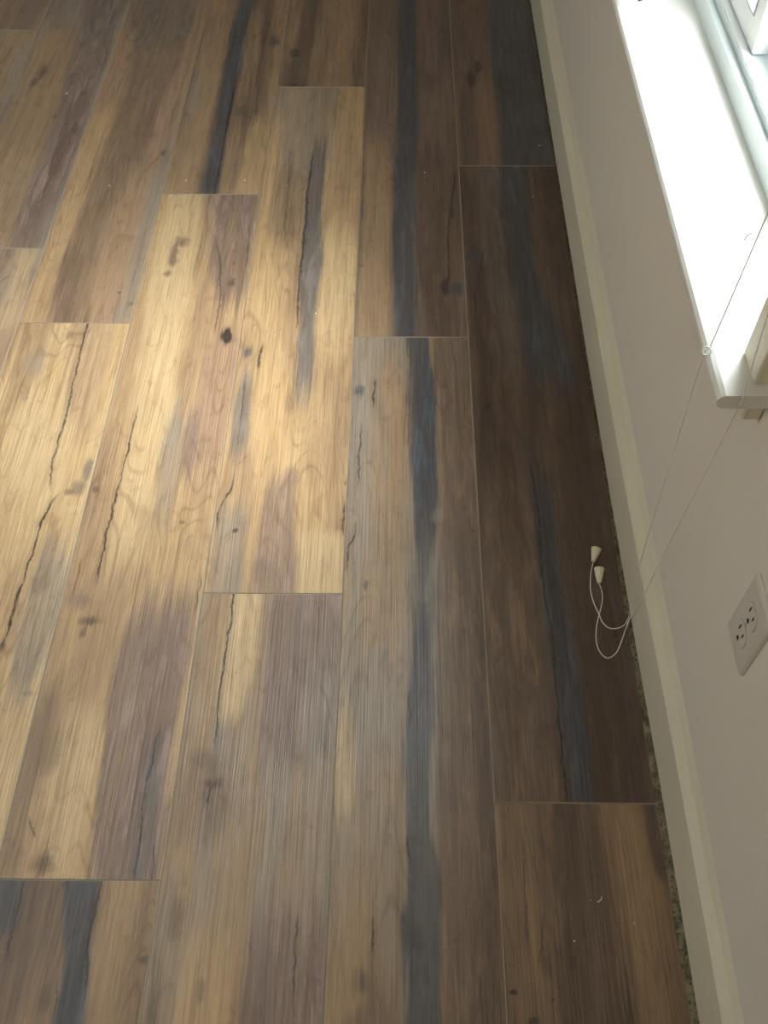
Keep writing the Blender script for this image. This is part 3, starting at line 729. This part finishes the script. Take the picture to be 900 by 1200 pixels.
for sgn in (1, -1):
    cz = OZ + sgn*.0192
    rc = obj('receptacle', receptacle_bm(cz, -.001, .0012), M_PLATE, outlet)
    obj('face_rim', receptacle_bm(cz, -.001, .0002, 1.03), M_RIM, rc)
    obj('slot', boxes((px-.0015, px-.0002, OY+.0063-.0011, OY+.0063+.0011, cz+.0005, cz+.0092)), M_DARK, rc)
    obj('slot', boxes((px-.0015, px-.0002, OY-.0063-.0011, OY-.0063+.0011, cz+.0012, cz+.0084)), M_DARK, rc)
    g = bmesh.new()
    ga = [(.0026*math.cos(math.pi*k/8), .0026*math.sin(math.pi*k/8)-.001) for k in range(9)] + [(-.0026, -.0042), (.0026, -.0042)]
    ra = [g.verts.new((px-.0002, OY+a, cz-.0078+b)) for a, b in ga]; rb = [g.verts.new((px-.0015, OY+a, cz-.0078+b)) for a, b in ga]
    for i in range(len(ga)): g.faces.new((ra[i], ra[(i+1) % len(ga)], rb[(i+1) % len(ga)], rb[i]))
    g.faces.new(ra); g.faces.new(rb); bmesh.ops.recalc_face_normals(g, faces=g.faces)
    obj('ground_hole', g, M_DARK, rc)
sc_ = bmesh.new()
bmesh.ops.create_cone(sc_, cap_ends=True, segments=16, radius1=.0032, radius2=.0026, depth=.0014, matrix=Matrix.Translation((px-.0005, OY, OZ)) @ Matrix.Rotation(-math.pi/2, 4, 'Y'))
scr = obj('screw', sc_, M_SCREW, outlet)
obj('screw_slot', boxes((px-.0014, px-.0010, OY-.0024, OY+.0024, OZ-.0003, OZ+.0003)), M_DARK, scr)

# ------------------------------------------------------------------ blind, raised to the top of the window, and its two pull cords
HR_X0, HR_X1 = .408, .448
blind = empty('window_blind', ((HR_X0+HR_X1)/2, (WIN_Y0+WIN_Y1)/2, WIN_Z1-.004))
tag(blind, 'white horizontal blind drawn up to the window head', 'blind')
obj('headrail', bevelled(boxes((HR_X0, HR_X1, WIN_Y0+.008, WIN_Y1-.008, WIN_Z1-.042, WIN_Z1-.004)), .002, 1), M_BLIND, blind)
sl = None
for i in range(22):
    zz = WIN_Z1-.046-i*.0035
    if sl is None:
        sl = obj('slat', boxes((HR_X0+.008, HR_X1-.008, WIN_Y0+.010, WIN_Y1-.010, -.0009, .0)), M_BLIND, blind)
        base_loc = sl.location.copy(); sl.location = base_loc + Vector((0, 0, zz))
    else:
        q = sl.copy(); col.objects.link(q); q.parent = blind; q.location = base_loc + Vector((0, 0, zz))
obj('bottom_rail', bevelled(boxes((HR_X0+.006, HR_X1-.006, WIN_Y0+.010, WIN_Y1-.010, WIN_Z1-.140, WIN_Z1-.124)), .002, 1), M_BLIND, blind)

def floor_px(x, y, z): return on_z(660+x/7.5, 620+y/7.5, z)
CR = .00085
def headrail_point(anchor, px_, py_):
    """point under the headrail such that the straight cord from the anchor shows through pixel (px_, py_)"""
    best = None
    for i in range(200):
        Y = WIN_Y0+.012+i*.0035
        B = Vector((HR_X0-.004, Y, WIN_Z1-.045))
        d = ray(px_, py_).normalized(); O = Vector((0, 0, CAM_H))
        e = (B-anchor).normalized(); nrm = d.cross(e)
        dist = abs((anchor-O).dot(nrm))/max(nrm.length, 1e-6)
        if best is None or dist < best[0]: best = (dist, B)
    return best[1]
def make_cord(label, upper, floor_pts, tassel_tip, tassel_top, extra=None):
    root = empty('pull_cord', floor_pts[-1])
    tag(root, label, 'cord', 'blind pull cords')
    pts = upper + smooth_path(floor_pts, 6)
    obj('cord', tube_bm(pts, CR, 8), M_CORD, root, smooth=True)
    a, b = Vector(tassel_tip), Vector(tassel_top)
    ax = b-a
    # flared cone, ribbed, open at the wide end
    tb = bmesh.new()
    prof = [(0.0, .0022), (.04, .0034), (.12, .0037), (.5, .0058), (.9, .0078), (1.0, .0083), (1.0, .0070), (.93, .0062), (.80, .0048)]
    zax = ax.normalized(); xax = zax.cross(Vector((0, 0, 1))).normalized(); yax = xax.cross(zax)
    rings = [[tb.verts.new(a + ax*s_ + r_*(1+(.05 if k % 2 else 0))*(math.cos(2*math.pi*k/20)*xax + math.sin(2*math.pi*k/20)*yax)) for k in range(20)] for s_, r_ in prof]
    for r0, r1 in zip(rings, rings[1:]):
        for k in range(20): tb.faces.new((r0[k], r0[(k+1) % 20], r1[(k+1) % 20], r1[k]))
    tb.faces.new(rings[0]); tb.faces.new(rings[-1]); bmesh.ops.recalc_face_normals(tb, faces=tb.faces)
    obj('tassel', tb, M_TASSEL, root)
    return root
ZC = CR+.0002
# cord over the nose of the sill
aN = on_z(831, 409, WIN_Z0); aN = Vector((NOSE_X-.0012, aN.y, WIN_Z0-.004))
hN = headrail_point(aN + Vector((.004, 0, .006)), 899, 278)
flA = [(265, 290), (248, 360), (240, 450), (242, 545), (270, 650), (315, 750), (340, 810), (385, 860), (435, 875), (500, 865), (545, 835)]
flA = [floor_px(x, y, ZC) for x, y in flA][::-1]
upA = [hN, hN.lerp(aN, .5) + Vector((0, 0, .0)), aN + Vector((.0045, 0, .0058)), aN] + [aN.lerp(on_x(760, 625, .3555), k/8) for k in range(1, 8)] + [
       on_x(760, 625, .3555), on_x(750, 660, .360), on_x(744, 688, .368), on_x(739, 713, .3715), on_x(736.6, 724, .3705)]
tipA = floor_px(264, 286, .0040); topA = floor_px(291, 172, .0087)
cA = make_cord('thin white pull cord hanging over the sill nose, tassel lying farther from the outlet', upA, flA, tipA, topA)
bmt = bmesh.new()
rc_ = on_x(828, 411.5, NOSE_X-.004); vd = (rc_ - Vector((0, 0, CAM_H))).normalized(); r1 = vd.cross(Vector((0, 1, 0))).normalized(); r2 = vd.cross(r1)
rp = [rc_ + .0044*(math.cos(a)*r1 + math.sin(a)*r2) for a in [2*math.pi*k/18 for k in range(19)]]
tube_bm(rp, .0011, 6, False, bmt)
bmesh.ops.remove_doubles(bmt, verts=bmt.verts, dist=1e-5)
obj('cord_ring', bmt, M_SASH, cA, smooth=True)['label'] = 'small white plastic ring'
# cord over the end of the sill ear
aE = Vector((on_y(872, 461.5, EAR_Y0).x, EAR_Y0-.0012, WIN_Z0-.001))
hE = headrail_point(aE + Vector((0, .003, .004)), 890, 398)
flB = [(315, 480), (335, 530), (345, 600), (335, 680), (312, 765), (295, 850), (288, 940), (298, 1020), (330, 1090), (375, 1130), (420, 1125), (475, 1075), (510, 990), (545, 890)]
flB = [floor_px(x, y, ZC if i not in (4,) else ZC+2*CR) for i, (x, y) in enumerate(flB)][::-1]
eB = aE + Vector((0, -.0002, -.004)); bB = on_x(770, 664, .3715)
upB = [hE, hE.lerp(aE, .5), aE + Vector((.0005, .0028, .0022)), aE, eB] + [eB.lerp(bB, k/8) for k in range(1, 9)] + [
       on_x(757, 693, .3735), on_x(747, 710, .3735), on_x(740, 721, .3730), on_x(737, 727, .3712)]
tipB = floor_px(317, 476, .0040); topB = floor_px(316, 345, .0087)
make_cord('thin white pull cord hanging over the sill end, tassel lying nearer the outlet', upB, flB, tipB, topB)

# ------------------------------------------------------------------ crumbs on the floor and a dark shred on the sill
def crumb(x, y, s_, seed, label='tiny pale crumb lying on the vinyl plank floor'):
    r_ = random.Random(seed); bm = bmesh.new()
    bmesh.ops.create_icosphere(bm, subdivisions=1, radius=1.0)
    for v in bm.verts: v.co = Vector((v.co.x*s_*r_.uniform(.7, 1.3), v.co.y*s_*r_.uniform(.7, 1.3), v.co.z*s_*.55))
    p = on_z(x, y); lo = min(v.co.z for v in bm.verts)
    bmesh.ops.translate(bm, verts=bm.verts, vec=(p.x, p.y, -lo))
    return tag(obj('crumb', bm, M_CRUMB, None, (p.x, p.y, 0)), label, 'crumb', 'crumbs on the floor')
for i, (x, y, s_) in enumerate([(78, 110, .0024), (128, 218, .0021), (218, 212, .0024), (287, 212, .0022), (498, 203, .0022), (370, 368, .0018), (632, 171, .0024),
                                (624, 231, .0017), (673, 1103, .0012), (743, 1082, .0010), (692, 1055, .0008)]):
    crumb(x, y, s_, i)
sp = [on_z(700.5, 1057, .0007), on_z(704, 1054.5, .0009), on_z(705.5, 1050.5, .0007)]
tag(obj('shaving', tube_bm(smooth_path(sp, 5), .0007, 6), M_CRUMB, None, tuple(sp[0]), smooth=True), 'small curved white shaving on the dark brown plank', 'shaving')
sp = [on_z(872, 281, WIN_Z0+.0006), on_z(877, 275, WIN_Z0+.0010), on_z(881, 273, WIN_Z0+.0008)]
tag(obj('shred', tube_bm(smooth_path(sp, 5), .0007, 6), M_SHRED, None, tuple(sp[0]), smooth=True), 'small curved dark shred lying on the white window sill', 'shred')
sp = [on_z(748, 1.0, WIN_Z0+.0006), on_z(751, 0, WIN_Z0+.001), on_z(754, -1, WIN_Z0+.0008)]
tag(obj('shred', tube_bm(smooth_path(sp, 5), .0010, 6), M_SHRED, None, tuple(sp[0]), smooth=True), 'tiny dark speck at the far front of the white sill', 'shred')
